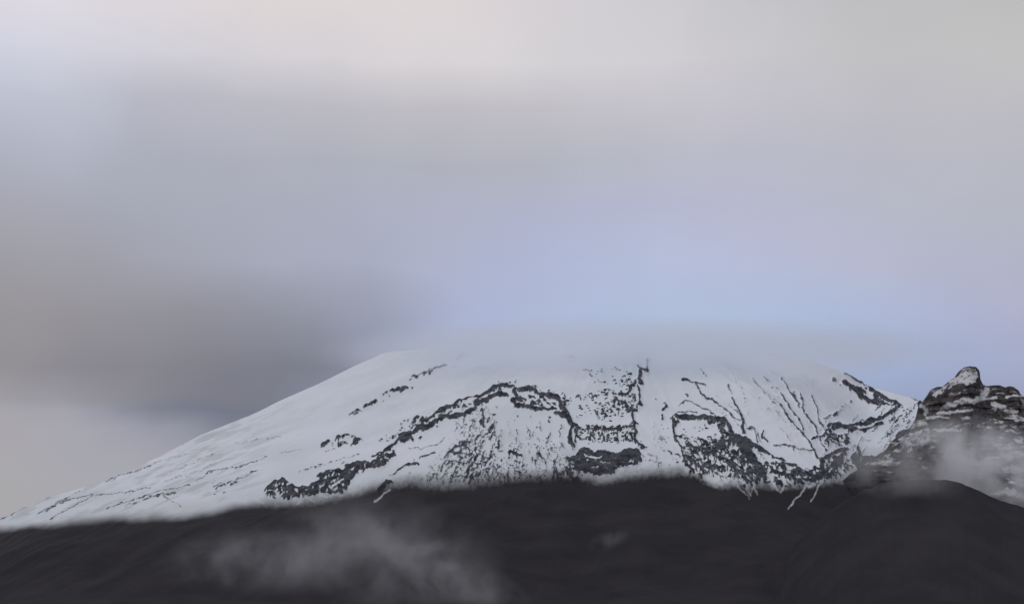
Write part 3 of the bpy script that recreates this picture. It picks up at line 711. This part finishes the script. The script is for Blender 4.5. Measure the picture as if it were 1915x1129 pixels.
# little black ledges
K2 = S.f * (.5 + .5 * sst(vnoise(WU, WV, 5, 12, 3, .6, 3, 3.4), .34, .52)) + .55 * sst(vnoise(WU, WV, 4.5, 2, 3, .65, -5, 5.0), .60, .72) * (1 - S.f)
cu_g = np.arange(1480, 2240, 1.3)
NV = 300
top = np.interp(cu_g, cu, cv)
front_rows = np.linspace(0, 1, NV)
uu_c = np.repeat(cu_g[None, :], NV, 0)
vv_c = top[None, :] + front_rows[:, None] * (1075 - top[None, :])
snowc = samp(K2, uu_c, vv_c)
snowc_s = samp(blur(K2, 1), uu_c, vv_c)
ASHV = np.interp(uu_c, [1480,1600,1700,1770,1830,1915,2000,2200], [885,882,893,903,928,958,1000,1080])
slope = np.radians(64 - 34 * snowc_s)
slope = slope + (np.radians(34) - slope) * sst(vv_c - ASHV, -30, 5)
y0 = 4450.0
# rounded head and set-back flanks
yt = y0 + 22 * np.clip(1 - np.abs(cu_g - 1812) / 34, 0, 1) ** .5 * -1 + np.interp(cu_g, [1480, 1600, 1700, 1740, 1900, 2240], [-120, -95, -10, 0, 10, 60])
yt = yt + (vnoise(cu_g, cu_g * 0, 40, 4, 3) - .5) * 26
yy = np.zeros_like(uu_c); yy[0] = yt
for i in range(1, NV):
    dzz = (vv_c[i] - vv_c[i - 1]) / F * 4400
    yy[i] = yy[i - 1] - dzz / np.tan(slope[i])
for i in range(NV):                                     # even the beds out sideways
    kk_ = 7
    yy[i] = np.convolve(np.pad(yy[i], kk_, mode='edge'), np.ones(2 * kk_ + 1) / (2 * kk_ + 1), 'valid')
yy += ((vnoise(uu_c, vv_c, 26, 7, 4, .6, 4, 2.2) - .5) * 22 + (vnoise(uu_c, vv_c, 8, 1, 3, .6, 2, 5.0) - .5) * 15) * np.clip(front_rows[:, None] * 12, 0, 1)
xf, yf, zf = ray(uu_c, vv_c, yy)
Pf = np.stack([xf, yf, zf], -1)
back = []
for s_ in np.linspace(4, 330, 36)[::-1]:
    b = Pf[0].copy()
    ang = math.radians(58)
    b[:, 1] += s_ * math.cos(ang) * 1.3
    b[:, 2] -= s_ * math.sin(ang) * (1 - math.exp(-s_ / 14)) + (vnoise(b[:, 0], b[:, 1], 30, 3, 3) - .5) * 10 * max(0, min(1, (s_ - 40) / 60))
    back.append(b)
Pc = np.concatenate([np.array(back), Pf], 0)[::-1]
nb_ = len(back)
RKc = np.concatenate([np.full((nb_, len(cu_g)), .8), 1 - snowc], 0)[::-1]
ASc = np.concatenate([np.zeros((nb_, len(cu_g))), sst(vv_c - np.interp(uu_c, [1480,1600,1700,1770,1830,1915,2000,2200], [885,882,893,903,928,958,1000,1080]), -22, 16)], 0)[::-1]
vis_v = np.concatenate([np.full((nb_, len(cu_g)), 0.), vv_c], 0)[::-1]
vis_u = np.concatenate([np.repeat(cu_g[None], nb_, 0), uu_c], 0)[::-1]
crag = bpy.data.objects.new('rock_crag', None); C.collection.objects.link(crag)
tag(crag, 'layered dark rock crag with a rounded knob, snow on its ledges, right of the saddle', 'crag')
pc = np.zeros(vis_u.shape, np.int8)
pc[inpoly(vis_u, vis_v, zH(70,420, 95,320, 158,200, 245,190, 360,70, 440,30, 530,60, 530,200, 480,270, 380,290, 240,350, 150,410))] = 1
pc[inpoly(vis_u, vis_v, zH(536,170, 800,180, 830,260, 700,285, 590,270, 560,240))] = 2
grid_mesh_parts(Pc, {'rock': RKc, 'ash': ASc, 'dirt': np.zeros_like(RKc) + .25}, pc, [('cliff_wall', None), ('summit_knob', 'rounded knob of rock leaning up above the crag'), ('rock_shelf', 'flat dark shelf beside the knob')], crag, M_crag)

# ------------------------------------------------------------------ dark nearer ridge
RC = [(1100,1220),(1300,1150),(1440,1062),(1500,1005),(1560,950),(1610,918),(1660,902),(1710,896),(1770,897),(1800,904),(1830,917),(1870,936),(1915,948),(2000,975),(2150,1080),(2320,1330)]
ru, rv = np.array(RC, float).T
ug = np.arange(1080, 2320, 2.5)
yc = 3900.0
crest = np.interp(ug, ru, rv) + (vnoise(ug, ug * 0, 16, 9, 3) - .5) * 4
_, _, zc = ray(ug, crest, yc)
dist = np.concatenate([-np.geomspace(2, 1100, 110)[::-1], [0], np.geomspace(2, 420, 60)])
tt_ = (ug - W / 2) / F * (yc / (yc * cp - 0)) * 1.0
xg, _, _ = ray(ug, crest, yc)
tg = xg / yc
YR = yc + dist[:, None] + 0 * ug[None, :]
XR = tg[None, :] * YR
ad = np.abs(dist)[:, None]
ZR = zc[None, :] - ad * np.where(dist[:, None] < 0, .41, .6) * (1 - np.exp(-ad / 9)) + (vnoise(XR, YR, 120, 12, 3) - .5) * 5 * np.clip(ad / 40, 0, 1)
ridge_o = grid_mesh_parts(np.stack([XR, YR, ZR], -1), {'rock': np.zeros_like(XR), 'ash': np.ones_like(XR), 'dirt': np.zeros_like(XR)}, np.zeros(XR.shape, np.int8), [('ridge', None)], None, M_cone)[0]
tag(ridge_o, 'dark bare ridge in front of the crag, rising into mist at lower right', 'ridge', 'structure')

# ------------------------------------------------------------------ cloud and mist, as real volumes
def cloud(name, u, v, y, size, dens, color, label, nscale=2.2, lo=.35, hi=.7, rot=0, aniso=.0, edge=1.0, feat=70.0):
    stretch = tuple(q / feat for q in size)
    import bmesh
    bm = bmesh.new(); bmesh.ops.create_icosphere(bm, subdivisions=3, radius=1.0)
    me = bpy.data.meshes.new(name); bm.to_mesh(me); bm.free()
    o = bpy.data.objects.new(name, me); C.collection.objects.link(o)
    o.location = ray(u, v, y); o.scale = size; o.rotation_euler = (0, R(rot), 0)
    m = bpy.data.materials.new(name + '_vapour'); m.use_nodes = True
    k = N(m.node_tree)
    tcn = k.n('ShaderNodeTexCoord')
    ln = k.n('ShaderNodeVectorMath', operation='LENGTH'); k.put(ln.inputs[0], tcn.outputs['Object'])
    mp = k.n('ShaderNodeMapping'); mp.inputs['Scale'].default_value = stretch; k.put(mp.inputs[0], tcn.outputs['Object'])
    mp.inputs['Location'].default_value = (u * .01, v * .013, 0)
    nn = k.noise(mp.outputs[0], nscale, 4, .55, .3)
    rr_ = k.m('ADD', ln.outputs['Value'], k.m('MULTIPLY', k.m('SUBTRACT', nn, .5), .5))
    fall = k.ss(rr_, .15, .92 * edge, 1.0, 0.0)
    body = k.ss(nn, lo, hi)
    d = k.m('MULTIPLY', k.m('MULTIPLY', fall, body), dens)
    vs_ = k.n('ShaderNodeVolumePrincipled')
    vs_.inputs['Color'].default_value = (*color, 1)
    vs_.inputs['Anisotropy'].default_value = aniso
    k.put(vs_.inputs['Density'], d)
    out = k.n('ShaderNodeOutputMaterial'); k.nt.links.new(vs_.outputs[0], out.inputs['Volume'])
    me.materials.append(m)
    return tag(o, label, 'cloud' if 'cloud' in name else 'mist', 'stuff')

cloud('cloud', 1200, 656, 4890, (800, 230, 68), .015, (.93, .96, 1.0), 'thin bluish cloud veiling the crater rim of the volcano', .5, .15, .55, aniso=.7, feat=120)
cloud('cloud', 890, 654, 4960, (170, 190, 48), .008, (.94, .96, 1.0), 'small wisp of cloud over the left shoulder of the crater rim', .8, .2, .6, aniso=.6, feat=90)
cloud('mist', 1842, 872, 4120, (190, 110, 98), .034, (.97, .97, .97), 'grey mist wisp drifting across the foot of the crag', 1.0, .40, .60, 18, feat=46)
cloud('mist', 1665, 880, 3790, (140, 60, 52), .017, (.70, .70, .69), 'faint grey mist left of the crag above the dark slope', 1.0, .32, .60, 10, feat=40)
cloud('mist', 720, 1035, 3560, (210, 110, 105), .0066, (.90, .90, .91), 'grey mist bank lying on the dark slope at lower left', 1.0, .40, .62, 10, feat=62)
cloud('mist', 500, 1048, 3600, (200, 90, 62), .0065, (.90, .90, .91), 'low strip of mist at the left end of the mist bank', 1.0, .38, .62, 0, feat=60)
cloud('mist', 870, 1090, 3500, (120, 70, 48), .0062, (.90, .90, .89), 'small pale puff of mist at the lower right of the mist bank', 1.0, .38, .62, 22, feat=40)
cloud('mist', 1140, 1008, 3500, (44, 30, 18), .006, (.86, .86, .86), 'tiny wisp of mist alone on the dark slope right of the mist bank', 1.0, .36, .62, -20, feat=22)
